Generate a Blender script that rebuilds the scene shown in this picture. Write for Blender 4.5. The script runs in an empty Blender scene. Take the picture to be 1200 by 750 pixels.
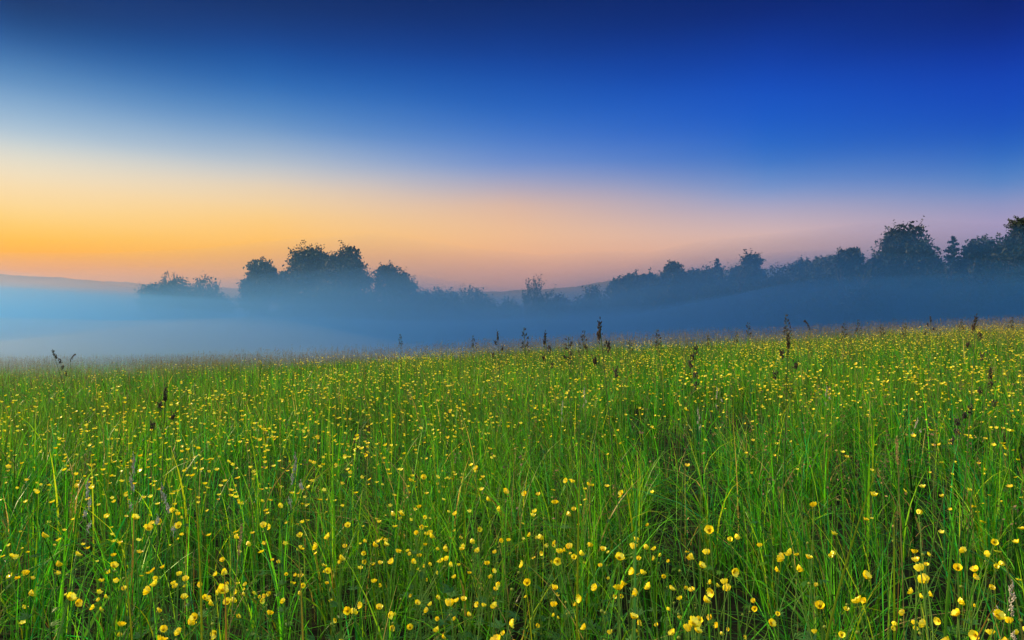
import bpy, math, random
import numpy as np

# ------------------------------------------------------------------ camera, sky, sun
SC = bpy.context.scene
COL = SC.collection
CAMZ = 1.2
F = 800.0                       # focal length in pixels of a 1200 px wide frame
PITCH = math.atan(10 / F)       # the eye-level line lies 10 px under the frame's middle
rng = np.random.default_rng(11)
random.seed(5)

cam = bpy.data.cameras.new("camera")
cam_o = bpy.data.objects.new("camera", cam)
COL.objects.link(cam_o)
cam_o.location = (0, 0, CAMZ)
cam_o.rotation_euler = (math.pi / 2 + PITCH, 0, 0)
cam.sensor_width = 36
cam.lens = 24
cam.clip_start = 0.05
cam.clip_end = 6000
SC.camera = cam_o

SC.view_settings.view_transform = 'Standard'
SC.view_settings.look = 'None'
SC.view_settings.gamma = 1
SC.view_settings.use_curve_mapping = False
SC.view_settings.exposure = 0.48
SC.render.engine = 'CYCLES'
SC.cycles.max_bounces = 8
SC.cycles.diffuse_bounces = 2
SC.cycles.transmission_bounces = 4
SC.cycles.transparent_max_bounces = 12
SC.cycles.volume_bounces = 4
SC.cycles.caustics_reflective = False
SC.cycles.caustics_refractive = False

SUN_AZ = -72                    # degrees from straight ahead, negative to the left
SUN_EL = 26

def lin(c):
    return tuple(((v / 255) / 12.92 if v / 255 <= 0.04045 else ((v / 255 + 0.055) / 1.055) ** 2.4) for v in c)

def px_dir(x, y):
    a, b = (x - 600) / F, (375 - y) / F
    c, s = math.cos(PITCH), math.sin(PITCH)
    return a, c - b * s, s + b * c

def px_el(x, y):
    a, f, u = px_dir(x, y)
    return math.atan2(u, math.hypot(a, f))

def px_az(x):
    return math.atan2((x - 600) / F, 1)

def build_sky():
    w = bpy.data.worlds.new("World")
    SC.world = w
    w.use_nodes = True
    nt = w.node_tree
    N, L = nt.nodes, nt.links
    for n in list(N):
        N.remove(n)
    out = N.new('ShaderNodeOutputWorld')
    tc = N.new('ShaderNodeTexCoord')
    sep = N.new('ShaderNodeSeparateXYZ')
    L.new(tc.outputs['Generated'], sep.inputs[0])

    def m(op, a, b=None):
        n = N.new('ShaderNodeMath')
        n.operation = op
        for k, v in ((0, a), (1, b)):
            if v is None:
                continue
            if isinstance(v, (int, float)):
                n.inputs[k].default_value = v
            else:
                L.new(v, n.inputs[k])
        return n.outputs[0]
    el = m('ARCSINE', sep.outputs[2])
    az = m('ARCTAN2', sep.outputs[0], sep.outputs[1])
    # the air is never a perfect gradient: very faint, very wide drifts in elevation
    noi = N.new('ShaderNodeTexNoise')
    noi.inputs['Scale'].default_value = 2.2
    noi.inputs['Detail'].default_value = 2
    mp = N.new('ShaderNodeMapping')
    mp.inputs['Scale'].default_value = (1, 1, 5)
    L.new(tc.outputs['Generated'], mp.inputs[0])
    L.new(mp.outputs[0], noi.inputs['Vector'])
    el = m('ADD', el, m('MULTIPLY', m('SUBTRACT', noi.outputs['Fac'], 0.5), 0.020))
    LO, HI = -0.1, math.pi / 2
    fac = m('DIVIDE', m('SUBTRACT', el, LO), HI - LO)
    cols = {
        30: [(0, (8, 46, 98)), (50, (20, 80, 150)), (100, (86, 142, 195)), (150, (165, 193, 215)), (185, (228, 222, 203)), (220, (250, 220, 172)),
             (260, (255, 208, 112)), (290, (255, 184, 48)), (318, (255, 152, 14)), (370, (248, 136, 20))],
        310: [(0, (4, 41, 98)), (50, (10, 66, 148)), (100, (28, 102, 180)), (150, (96, 148, 200)), (190, (183, 194, 205)), (220, (230, 210, 184)),
              (260, (255, 206, 120)), (300, (255, 178, 70)), (370, (225, 140, 95))],
        600: [(0, (0, 33, 98)), (50, (3, 53, 140)), (100, (13, 79, 176)), (150, (42, 108, 196)), (190, (106, 143, 205)), (215, (165, 165, 190)),
              (240, (220, 182, 162)), (280, (245, 190, 136)), (320, (227, 162, 140)), (370, (205, 140, 140))],
        900: [(0, (0, 28, 108)), (50, (0, 49, 150)), (100, (8, 74, 190)), (150, (18, 90, 197)), (190, (52, 115, 196)), (220, (118, 149, 202)),
              (245, (175, 166, 190)), (275, (216, 181, 174)), (305, (214, 165, 156)), (370, (180, 140, 160))],
        1170: [(0, (0, 24, 108)), (50, (0, 43, 148)), (100, (4, 64, 184)), (150, (12, 79, 188)), (190, (46, 108, 192)), (220, (90, 135, 196)),
               (250, (150, 150, 190)), (280, (177, 152, 185)), (370, (150, 140, 175))],
    }
    stops = []
    for x, col in cols.items():
        st = [(px_el(x, y), lin(c)) for y, c in col]
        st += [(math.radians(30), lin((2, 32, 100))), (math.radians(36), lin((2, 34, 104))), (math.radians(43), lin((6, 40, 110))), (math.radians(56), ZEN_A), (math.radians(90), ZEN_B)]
        stops.append((px_az(x), st))
    # the half of the sky behind the camera: pale fill, added out of frame to light the grass
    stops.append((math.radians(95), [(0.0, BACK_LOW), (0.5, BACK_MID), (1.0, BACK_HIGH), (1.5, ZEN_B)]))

    def ramp(st):
        r = N.new('ShaderNodeValToRGB')
        e = r.color_ramp.elements
        st = sorted(st)
        P = [((a - LO) / (HI - LO), c) for a, c in st]
        while len(e) < len(P):
            e.new(0.5)
        for k, (p, c) in enumerate(P):
            e[k].position = p
            e[k].color = (*c, 1)
        r.color_ramp.interpolation = 'B_SPLINE'
        L.new(fac, r.inputs[0])
        return r.outputs[0]

    def mix(f, a, b):
        n = N.new('ShaderNodeMix')
        n.data_type = 'RGBA'
        L.new(f, n.inputs[0])
        L.new(a, n.inputs[6])
        L.new(b, n.inputs[7])
        return n.outputs[2]

    def span(a, b, v=None):
        n = N.new('ShaderNodeMapRange')
        n.clamp = True
        L.new(v or az, n.inputs[0])
        n.inputs[1].default_value = a
        n.inputs[2].default_value = b
        return n.outputs[0]
    cur = ramp(stops[0][1])
    for (a0, _), (a1, st) in zip(stops[:-2], stops[1:-1]):
        cur = mix(span(a0, a1), cur, ramp(st))
    # further left, past the picture's edge, the sky turns the same way to the back
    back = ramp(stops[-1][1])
    # past the right edge: an added bright blue band of sky that colours the mist
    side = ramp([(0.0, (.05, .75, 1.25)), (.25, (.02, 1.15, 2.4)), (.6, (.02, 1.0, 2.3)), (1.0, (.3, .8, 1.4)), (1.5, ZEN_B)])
    cur = mix(span(math.radians(39), math.radians(62)), cur, side)
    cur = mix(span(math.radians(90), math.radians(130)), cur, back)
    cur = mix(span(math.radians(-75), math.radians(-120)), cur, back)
    bg = N.new('ShaderNodeBackground')
    L.new(cur, bg.inputs[0])
    bg.inputs[1].default_value = 0.725
    ni = N.new('ShaderNodeTexSky')
    ni.sky_type = 'NISHITA'
    ni.sun_disc = False
    ni.sun_elevation = math.radians(SUN_EL)
    ni.sun_rotation = math.radians(SUN_AZ)
    b2 = N.new('ShaderNodeBackground')
    L.new(ni.outputs[0], b2.inputs[0])
    b2.inputs[1].default_value = 0.0008
    add = N.new('ShaderNodeAddShader')
    L.new(bg.outputs[0], add.inputs[0])
    L.new(b2.outputs[0], add.inputs[1])
    L.new(add.outputs[0], out.inputs[0])

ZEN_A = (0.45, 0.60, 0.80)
ZEN_B = (2.8, 2.8, 2.5)  # overhead sky, never in frame, raised to light the meadow
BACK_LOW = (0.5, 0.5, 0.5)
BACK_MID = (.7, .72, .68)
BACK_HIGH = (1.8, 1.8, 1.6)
build_sky()

sun = bpy.data.lights.new("sun", 'SUN')
sun.energy = 5.0
sun.angle = math.radians(2)
sun.color = (1.0, 0.72, 0.38)
sun_o = bpy.data.objects.new("sun", sun)
COL.objects.link(sun_o)
# lamp's -Z runs away from the sun
sun_o.rotation_euler = (math.radians(90 - SUN_EL), 0, math.radians(180 - SUN_AZ))

# ------------------------------------------------------------------ helpers
def tag(o, label=None, cat=None, group=None, kind=None):
    for k, v in (('label', label), ('category', cat), ('group', group), ('kind', kind)):
        if v:
            o[k] = v
    return o

def make_mesh(name, V, faces, mat=None, col=None, smooth=False):
    """V (n,3); faces = list of (m,k) index arrays"""
    me = bpy.data.meshes.new(name)
    V = np.asarray(V, np.float32)
    me.vertices.add(len(V))
    me.vertices.foreach_set('co', V.ravel())
    faces = [np.asarray(f, np.int32) for f in faces if len(f)]
    li = np.concatenate([f.ravel() for f in faces])
    ct = np.concatenate([np.full(len(f), f.shape[1], np.int32) for f in faces])
    st = np.concatenate([[0], np.cumsum(ct)[:-1]]).astype(np.int32)
    me.loops.add(len(li))
    me.loops.foreach_set('vertex_index', li)
    me.polygons.add(len(ct))
    me.polygons.foreach_set('loop_start', st)
    me.update(calc_edges=True)
    if smooth:
        me.polygons.foreach_set('use_smooth', np.ones(len(ct), bool))
    if col is not None:
        at = me.color_attributes.new('tint', 'FLOAT_COLOR', 'POINT')
        c4 = np.ones((len(V), 4), np.float32)
        c4[:, :3] = col
        at.data.foreach_set('color', c4.ravel())
    if mat:
        me.materials.append(mat)
    return me

def link(name, me, parent=None, loc=None):
    o = bpy.data.objects.new(name, me)
    COL.objects.link(o)
    if parent:
        o.parent = parent
    if loc is not None:
        o.location = loc
    return o

class Bag:
    """collects vertices, faces and tints"""
    def __init__(self):
        self.V, self.Q, self.T, self.C, self.n = [], [], [], [], 0

    def add(self, V, Q=None, T=None, C=None):
        V = np.asarray(V, float).reshape(-1, 3)
        if Q is not None and len(Q):
            self.Q.append(np.asarray(Q) + self.n)
        if T is not None and len(T):
            self.T.append(np.asarray(T) + self.n)
        self.V.append(V)
        self.C.append(np.broadcast_to(np.asarray(C if C is not None else (1, 1, 1), float), V.shape))
        self.n += len(V)

    def mesh(self, name, mat, smooth=False):
        f = []
        if self.Q:
            f.append(np.concatenate(self.Q))
        if self.T:
            f.append(np.concatenate(self.T))
        return make_mesh(name, np.concatenate(self.V), f, mat, np.concatenate(self.C), smooth)

def vnoise(x, y, seed=0):
    x = np.asarray(x, float)
    y = np.asarray(y, float)
    xi, yi = np.floor(x).astype(np.int64), np.floor(y).astype(np.int64)
    fx, fy = x - xi, y - yi
    fx, fy = fx * fx * (3 - 2 * fx), fy * fy * (3 - 2 * fy)

    def h(a, b):
        n = (a * 374761393 + b * 668265263 + seed * 2246822519) & 0xffffffff
        n = ((n ^ (n >> 13)) * 1274126177) & 0xffffffff
        return ((n ^ (n >> 16)) & 0xffff) / 65535.0
    return (h(xi, yi) * (1 - fx) + h(xi + 1, yi) * fx) * (1 - fy) + (h(xi, yi + 1) * (1 - fx) + h(xi + 1, yi + 1) * fx) * fy

def fbm(x, y, seed=0, oct=3):
    s, a, t = 0, 1, 0
    for k in range(oct):
        s = s + a * vnoise(np.asarray(x) * 2 ** k, np.asarray(y) * 2 ** k, seed + k)
        t += a
        a *= .5
    return s / t

def sstep(a, b, v):
    t = np.clip((np.asarray(v, float) - a) / (b - a), 0, 1)
    return t * t * (3 - 2 * t)

def crest(x):
    return 15 + 9 * sstep(-12, 4, x) + 3 * sstep(6, 22, x)

def ground(x, y):
    x = np.asarray(x, float)
    y = np.asarray(y, float)
    xs = 26 * np.tanh(x / 26)
    side = 0.036 * xs + 0.0006 * xs * xs * np.sign(xs + 60) - 0.20 * sstep(-2, -12, x)
    yc = crest(x)
    drop = sstep(yc - 3, yc + 32, y) * (0.55 + 2.6 * sstep(-14, 4, x * 30 / np.maximum(y, 30)) + 0.9 * sstep(5, 22, x))
    far = 2.2 * sstep(120, 330, y) + 4 * sstep(300, 900, np.hypot(x, y))
    bump = 0.10 * (fbm(x * .35, y * .35, 3) - .5) + 0.05 * (vnoise(x * 1.3, y * 1.3, 9) - .5)
    return side - drop + far + bump - (0.10 * (fbm(0, 0, 3) - .5) + 0.05 * (vnoise(0, 0, 9) - .5))

# ------------------------------------------------------------------ materials
def new_mat(name):
    m = bpy.data.materials.new(name)
    m.use_nodes = True
    nt = m.node_tree
    b = nt.nodes['Principled BSDF']
    return m, nt, b

def plant_mat(name, trans=0.3, rough=0.5, tint=(1, 1, 1), spec=0.2, vary=0.35, scale=40.0):
    """vertex tint (the plant's own colour) varied by a fine noise, part of the light passing through"""
    m, nt, b = new_mat(name)
    N, L = nt.nodes, nt.links
    at = N.new('ShaderNodeAttribute')
    at.attribute_name = 'tint'
    noi = N.new('ShaderNodeTexNoise')
    noi.inputs['Scale'].default_value = scale
    noi.inputs['Detail'].default_value = 2
    geo = N.new('ShaderNodeTexCoord')
    L.new(geo.outputs['Object'], noi.inputs['Vector'])
    mr = N.new('ShaderNodeMapRange')
    mr.inputs[3].default_value = 1 - vary
    mr.inputs[4].default_value = 1 + vary
    L.new(noi.outputs['Fac'], mr.inputs[0])
    mu = N.new('ShaderNodeVectorMath')
    mu.operation = 'SCALE'
    L.new(at.outputs['Color'], mu.inputs[0])
    L.new(mr.outputs[0], mu.inputs['Scale'])
    L.new(mu.outputs[0], b.inputs['Base Color'])
    b.inputs['Roughness'].default_value = rough
    b.inputs['Specular IOR Level'].default_value = spec
    if trans > 0:
        tr = N.new('ShaderNodeBsdfTranslucent')
        tm = N.new('ShaderNodeVectorMath')
        tm.operation = 'MULTIPLY'
        L.new(mu.outputs[0], tm.inputs[0])
        tm.inputs[1].default_value = (1.5 * tint[0], 1.4 * tint[1], 0.6 * tint[2])
        L.new(tm.outputs[0], tr.inputs['Color'])
        mx = N.new('ShaderNodeMixShader')
        mx.inputs[0].default_value = trans
        L.new(b.outputs[0], mx.inputs[1])
        L.new(tr.outputs[0], mx.inputs[2])
        L.new(mx.outputs[0], N['Material Output'].inputs['Surface'])
    return m

M_GRASS = plant_mat('grass_blade_green', .42, .38)
M_STEM = plant_mat('stem_green', .2, .45)
M_PETAL = plant_mat('buttercup_petal', .25, .28, (1, 1, 1), .5, .12)
M_SEED = plant_mat('seed_head_husk', .15, .7, vary=.5, scale=120)
M_DRY = plant_mat('dry_blade', .3, .6, vary=.4)
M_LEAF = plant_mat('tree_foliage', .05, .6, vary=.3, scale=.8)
M_BARK = plant_mat('bark', 0, .9, vary=.4, scale=3)

def soil_mat():
    m, nt, b = new_mat('meadow_soil')
    N, L = nt.nodes, nt.links
    tc = N.new('ShaderNodeTexCoord')
    r = N.new('ShaderNodeValToRGB')
    no = N.new('ShaderNodeTexNoise')
    no.inputs['Scale'].default_value = 1.7
    no.inputs['Detail'].default_value = 9
    no.inputs['Roughness'].default_value = .7
    L.new(tc.outputs['Object'], no.inputs['Vector'])
    L.new(no.outputs['Fac'], r.inputs[0])
    e = r.color_ramp.elements
    e[0].position, e[0].color = .3, (.003, .004, .002, 1)  # near-black base colour stands in for deep shade between the blades
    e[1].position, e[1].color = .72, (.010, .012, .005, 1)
    L.new(r.outputs[0], b.inputs['Base Color'])
    b.inputs['Roughness'].default_value = 1
    b.inputs['Specular IOR Level'].default_value = .1
    bp = N.new('ShaderNodeBump')
    bp.inputs['Strength'].default_value = .8
    bp.inputs['Distance'].default_value = .06
    L.new(no.outputs['Fac'], bp.inputs['Height'])
    L.new(bp.outputs[0], b.inputs['Normal'])
    return m

def wood_mat():
    m, nt, b = new_mat('wooded_hillside')
    N, L = nt.nodes, nt.links
    tc = N.new('ShaderNodeTexCoord')
    no = N.new('ShaderNodeTexVoronoi')
    no.inputs['Scale'].default_value = .12
    r = N.new('ShaderNodeValToRGB')
    L.new(tc.outputs['Object'], no.inputs['Vector'])
    L.new(no.outputs['Color'], r.inputs[0])
    e = r.color_ramp.elements
    e[0].color = (.030, .022, .014, 1)
    e[1].color = (.055, .038, .022, 1)
    L.new(r.outputs[0], b.inputs['Base Color'])
    b.inputs['Roughness'].default_value = 1
    return m

def air_mat(name, color, density, aniso):
    m = bpy.data.materials.new(name)
    m.use_nodes = True
    nt = m.node_tree
    N = nt.nodes
    for n in list(N):
        N.remove(n)
    o = N.new('ShaderNodeOutputMaterial')
    v = N.new('ShaderNodeVolumePrincipled')
    v.inputs['Color'].default_value = (*color, 1)
    v.inputs['Density'].default_value = density
    v.inputs['Anisotropy'].default_value = aniso
    nt.links.new(v.outputs[0], o.inputs['Volume'])
    return m

# ------------------------------------------------------------------ ground, hills, air
def grid_mesh(name, xs, ys, zf, mat, smooth=True):
    X, Y = np.meshgrid(xs, ys)
    Z = zf(X, Y)
    V = np.stack([X, Y, Z], -1).reshape(-1, 3)
    nx, ny = len(xs), len(ys)
    i = (np.arange(ny - 1)[:, None] * nx + np.arange(nx - 1)[None]).ravel()
    Q = np.stack([i, i + 1, i + 1 + nx, i + nx], -1)
    return make_mesh(name, V, [Q], mat, None, smooth)

def spread(a, b, n, p):
    t = np.linspace(-1, 1, n)
    return np.sign(t) * np.abs(t) ** p * b if a is None else a + (b - a) * np.linspace(0, 1, n) ** p

xs = spread(None, 800, 281, 2.6)
ys = np.concatenate([-spread(0, 60, 40, 2)[::-1][:-1], spread(0, 760, 280, 2.2)])
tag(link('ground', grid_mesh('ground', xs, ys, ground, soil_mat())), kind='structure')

M_WOOD = wood_mat()
def hill(pts, Y, depth, seed):
    """a long ridge whose crest follows the given pixels at distance Y"""
    P = np.array([((x - 600) / F * Y, CAMZ + (385 - y) / F * Y) for x, y in pts])
    xs = np.linspace(P[0, 0], P[-1, 0], 220)
    ys = np.linspace(Y - depth, Y + depth, 60)

    def zf(X, Yy):
        top = np.interp(X, P[:, 0], P[:, 1])
        prof = np.cos(np.clip((Yy - Y) / depth, -1, 1) * math.pi / 2) ** 1.2
        canopy = 3.2 * (fbm(X * .10, Yy * .10, seed, 3) - .5) * prof
        return ground(X, Yy) - 1 + (top - ground(X, Yy) + 1) * prof + canopy
    return link('hill', grid_mesh('hill', xs, ys, zf, M_WOOD))

tag(hill([(-700, 330), (-300, 312), (-100, 316), (0, 322), (60, 326), (120, 330), (175, 333), (240, 337), (330, 340), (470, 342), (600, 344)], 420, 110, 31), kind='structure')
tag(hill([(460, 350), (560, 345), (650, 340), (700, 333), (760, 325), (850, 318), (1000, 312), (1200, 308), (1500, 306), (1900, 312)], 330, 90, 57), kind='structure')

def slab(name, x0, x1, near, y1, topf, mat, nx=90, ny=70):
    """a closed bank of mist: undulating top, bottom under the ground, thin front edge"""
    xs = np.linspace(x0, x1, nx)
    t = np.linspace(0, 1, ny) ** 1.6
    X = np.repeat(xs[None], ny, 0)
    nf = near(xs)[None]
    Y = nf + (y1 - nf) * t[:, None]
    g = ground(X, Y)
    edge = sstep(0, 1, np.clip((Y - nf) / 24, 0, 1)) * sstep(0, 40, X - x0) * sstep(0, 40, x1 - X) * sstep(0, 30, y1 - Y)
    top = g - .5 + np.maximum(topf(X, Y) - g + .5, 0.2) * edge + .02
    bot = np.minimum(g - 1.2, top - .3)
    n = nx * ny
    V = np.concatenate([np.stack([X, Y, top], -1).reshape(-1, 3), np.stack([X, Y, bot], -1).reshape(-1, 3)])
    i = (np.arange(ny - 1)[:, None] * nx + np.arange(nx - 1)[None]).ravel()
    Qt = np.stack([i, i + 1, i + 1 + nx, i + nx], -1)
    Qb = Qt[:, ::-1] + n
    a = np.arange(nx - 1)
    b = np.arange(ny - 1) * nx
    sides = [np.stack([a, a + n, a + 1 + n, a + 1], -1),
             np.stack([a + (ny - 1) * nx, a + 1 + (ny - 1) * nx, a + 1 + (ny - 1) * nx + n, a + (ny - 1) * nx + n], -1),
             np.stack([b, b + nx, b + nx + n, b + n], -1),
             np.stack([b + nx - 1, b + nx - 1 + n, b + 2 * nx - 1 + n, b + 2 * nx - 1], -1)]
    o = link(name, make_mesh(name, V, [Qt, Qb] + sides, mat))
    return tag(o, kind='stuff')

MIST = (0.185, 0.49, 0.90)
def near1(x):
    return 6 + 22 * sstep(-9, 2, x) + 6 * sstep(4, 20, x)
def right(X, Y):
    return sstep(-.05, .45, X / Y)
slab('mist', -260, 260, near1, 280, lambda X, Y: ground(X, Y) + .75 + .5 * sstep(14, 50, Y) + 1.0 * right(X, Y) + 1.9 * sstep(0, -.4, X / Y) * sstep(22, 60, Y) + 1.5 * (fbm(X * .10, Y * .03, 5) - .45), air_mat('mist_low', (.50, .50, .56), .034, .45))
slab('mist', -260, 260, lambda x: near1(x) + 10, 280, lambda X, Y: 2.6 + 3.4 * right(X, Y) + 4.6 * (fbm(X * .05, Y * .012, 15) - .5), air_mat('mist_middle', MIST, .021, .74))
slab('mist', -260, 260, lambda x: near1(x) + 13, 280, lambda X, Y: 4.8 + 4.2 * right(X, Y) + 4.2 * (fbm(X * .04, Y * .010, 25) - .5), air_mat('mist_high', MIST, .017, .74))
slab('mist', -260, 260, lambda x: near1(x) + 16, 280, lambda X, Y: 6.8 + 5.4 * right(X, Y) + 4.5 * (fbm(X * .035, Y * .008, 35) - .5), air_mat('mist_veil', MIST, .013, .74))

slab('mist', -420, 420, lambda x: 150 + 0 * x, 640, lambda X, Y: 24 + 9 * (fbm(X * .01, Y * .01, 45) - .5), air_mat('mist_distant', (.80, .50, .44), .0024, .5))

def box_mesh(x0, x1, y0, y1, z0, z1, mat):
    V = [(x, y, z) for z in (z0, z1) for y in (y0, y1) for x in (x0, x1)]
    Q = [(0, 2, 3, 1), (4, 5, 7, 6), (0, 1, 5, 4), (2, 6, 7, 3), (0, 4, 6, 2), (1, 3, 7, 5)]
    return make_mesh('haze', V, [Q], mat)
tag(link('haze', box_mesh(-810, 810, -70, 770, -14, 48, air_mat('thin_haze', (.50, .72, .98), .00010, .3))), kind='stuff')

# ------------------------------------------------------------------ trees
def frame_from(d):
    d = d / np.linalg.norm(d)
    a = np.array([0, 0, 1.]) if abs(d[2]) < .9 else np.array([1., 0, 0])
    u = np.cross(d, a)
    u /= np.linalg.norm(u)
    return u, np.cross(d, u)

def tube(bag, pts, rad, k=6, col=(1, 1, 1)):
    pts = np.asarray(pts, float)
    n = len(pts)
    rad = np.broadcast_to(rad, n)
    T = np.gradient(pts, axis=0)
    u, v = frame_from(T[0])
    V = []
    for i in range(n):
        d = T[i] / np.linalg.norm(T[i])
        u = u - d * np.dot(u, d)
        u /= np.linalg.norm(u)
        v = np.cross(d, u)
        a = np.arange(k) * 2 * math.pi / k
        V.append(pts[i] + rad[i] * (np.cos(a)[:, None] * u + np.sin(a)[:, None] * v))
    Q = []
    for i in range(n - 1):
        for j in range(k):
            Q.append((i * k + j, i * k + (j + 1) % k, (i + 1) * k + (j + 1) % k, (i + 1) * k + j))
    bag.add(np.concatenate(V), Q, None, col)

def leaf_quads(bag, P, size, r, col, flat=.0):
    n = len(P)
    d1 = r.normal(size=(n, 3))
    d1 /= np.linalg.norm(d1, axis=1)[:, None]
    d2 = r.normal(size=(n, 3))
    d2 -= d1 * (d1 * d2).sum(1)[:, None]
    d2 /= np.linalg.norm(d2, axis=1)[:, None]
    s = size * r.uniform(.55, 1.3, n)[:, None]
    w = s * r.uniform(.4, .75, n)[:, None]
    V = np.stack([P - d1 * s, P + d2 * w - d1 * s * .1, P + d1 * s, P - d2 * w + d1 * s * .1], 1).reshape(-1, 3)
    i = np.arange(n) * 4
    C = np.repeat(col, 4, 0)
    bag.add(V, np.stack([i, i + 1, i + 2, i + 3], -1), None, C)

def tree(name, cx, top, wpx, Y, kind, label, cat='tree', seed=0, base=None, group=None):
    r = np.random.default_rng(seed + int(cx * 7))
    X = (cx - 600) / F * Y
    gz = float(ground(X, Y)) - .1
    H = CAMZ + (385 - top) / F * Y - gz
    W = wpx / F * Y
    root = bpy.data.objects.new(name, None)
    COL.objects.link(root)
    root.location = (X, Y, gz)
    root.empty_display_size = .5
    tag(root, label, cat, group)
    tb, cb = Bag(), Bag()
    bark = (.10, .075, .055)
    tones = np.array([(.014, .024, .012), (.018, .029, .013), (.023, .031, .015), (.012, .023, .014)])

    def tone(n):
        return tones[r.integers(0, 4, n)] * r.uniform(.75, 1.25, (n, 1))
    def cloud(c, rad, n, size, shell=.62):
        d = r.normal(size=(n, 3))
        d /= np.linalg.norm(d, axis=1)[:, None]
        q = shell + (1 - shell) * r.uniform(0, 1, n) ** .8
        q *= 1 + .22 * np.sin(d[:, 0] * 5 + c[0]) * np.cos(d[:, 2] * 6 + c[2])
        q *= 1 + r.normal(0, .10, n)
        q[r.uniform(size=n) < .10] *= 1.25
        P = c + d * q[:, None] * rad
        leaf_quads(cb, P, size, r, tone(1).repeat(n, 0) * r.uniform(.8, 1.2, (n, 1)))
    if kind == 'broad':
        fork = H * r.uniform(.16, .24)
        lean = r.normal(0, .02 * H, 2)
        tube(tb, [(0, 0, -.3), (lean[0] * .3, lean[1] * .3, fork * .5), (lean[0], lean[1], fork), (lean[0] * 1.4, lean[1] * 1.4, H * .55), (lean[0] * 1.5, lean[1] * 1.4, H * .85)],
             np.array([.032, .026, .022, .013, .004]) * H, 8, bark)
        nl = int(np.clip(17 + W * 2.7, 24, 52))
        for k in range(nl):
            a = k * 2.39996 + r.uniform(-.4, .4)
            zt = r.uniform(.18, 1.0)
            env = math.sin(math.pi * min(1, .16 + .80 * zt) ** 1.1) ** .7
            rad0 = W * .5 * env * r.uniform(.35, .86)
            lr = W * r.uniform(.13, .21) + .3
            zz = zt * H - lr * .55 if zt > .8 else zt * H
            c = np.array([math.cos(a) * rad0, math.sin(a) * rad0, zz])
            st = np.array([lean[0], lean[1], max(fork * .7, min(zz * .55, H * .6))])
            mid = (st + c) / 2 + r.normal(0, .03 * H, 3)
            tube(tb, [st, mid, c], np.array([.012, .008, .003]) * H, 5, bark)
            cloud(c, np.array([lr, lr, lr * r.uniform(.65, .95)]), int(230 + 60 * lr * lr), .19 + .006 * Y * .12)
            for q in range(6):       # sprays that break the outline
                dd = r.normal(size=3)
                dd[2] = abs(dd[2]) * .8
                dd /= np.linalg.norm(dd)
                e = c + dd * lr * r.uniform(1.05, 1.6)
                tube(tb, [c, (c + e) / 2, e], np.array([.004, .003, .001]) * H, 4, bark)
                m = 26
                tt = r.uniform(.3, 1, (m, 1))
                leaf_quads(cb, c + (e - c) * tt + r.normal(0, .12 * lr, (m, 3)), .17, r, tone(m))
    elif kind == 'bush':
        nst = 9
        for k in range(nst):
            a = k * 2.39996
            rr = W * .5 * math.sqrt((k + .5) / nst)
            hh = H * (1 - .35 * (rr / (W * .5)) ** 2) * r.uniform(.8, 1.0)
            c = np.array([math.cos(a) * rr * .8, math.sin(a) * rr * .8, hh])
            tube(tb, [(math.cos(a) * .1, math.sin(a) * .1, -.2), c * np.array([.4, .4, .5]), c * .93], np.array([.012, .009, .002]) * H, 5, bark)
            for q in range(3):
                f = r.uniform(.35, .95)
                lr = W * r.uniform(.17, .27)
                cc = c * np.array([1, 1, f]) + r.normal(0, .05 * W, 3) * np.array([1, 1, .3])
                cc[2] = min(cc[2], H - lr * .6)
                cloud(cc, np.array([lr, lr, lr * .9]), 430, .2, .4)
            for q in range(4):       # upright shoots
                e = c + np.array([r.normal(0, .07 * W), r.normal(0, .07 * W), r.uniform(-.04, .05) * H])
                s = c * np.array([1, 1, .8])
                tube(tb, [s, (s + e) / 2, e], np.array([.004, .003, .001]) * H, 4, bark)
                m = 22
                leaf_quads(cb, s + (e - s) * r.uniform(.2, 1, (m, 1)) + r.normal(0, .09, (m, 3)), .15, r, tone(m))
    elif kind == 'wispy':
        def shoot(p, d, ln, rad, lev):
            d = d / np.linalg.norm(d)
            q1 = p + d * ln * .5 + r.normal(0, .05 * ln, 3)
            q2 = p + d * ln + np.array([0, 0, .12 * ln])
            tube(tb, [p, q1, q2], np.array([1, .75, .35]) * rad, 5, bark)
            if lev == 0:
                m = 30
                leaf_quads(cb, p + (q2 - p) * r.uniform(.2, 1.15, (m, 1)) + r.normal(0, .14, (m, 3)), .14, r, tone(m))
                return
            for q in range(5):
                f = r.uniform(.35, 1.0)
                nd = d + r.normal(0, .42, 3) + np.array([0, 0, .15])
                shoot(p + (q2 - p) * f, nd, ln * r.uniform(.35, .62), rad * .5, lev - 1)
        for k in range(5):
            a = k * 2.39996
            sp = r.uniform(.05, .34)
            shoot(np.array([math.cos(a) * .1, math.sin(a) * .1, -.1]), np.array([math.cos(a) * sp, math.sin(a) * sp, 1.0]), H * r.uniform(.50, .66), .011 * H, 2)
    elif kind == 'conifer':
        tube(tb, [(0, 0, -.3), (0, 0, H * .5), (0, 0, H)], np.array([.025, .016, .002]) * H, 7, bark)
        n = 60
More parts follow.
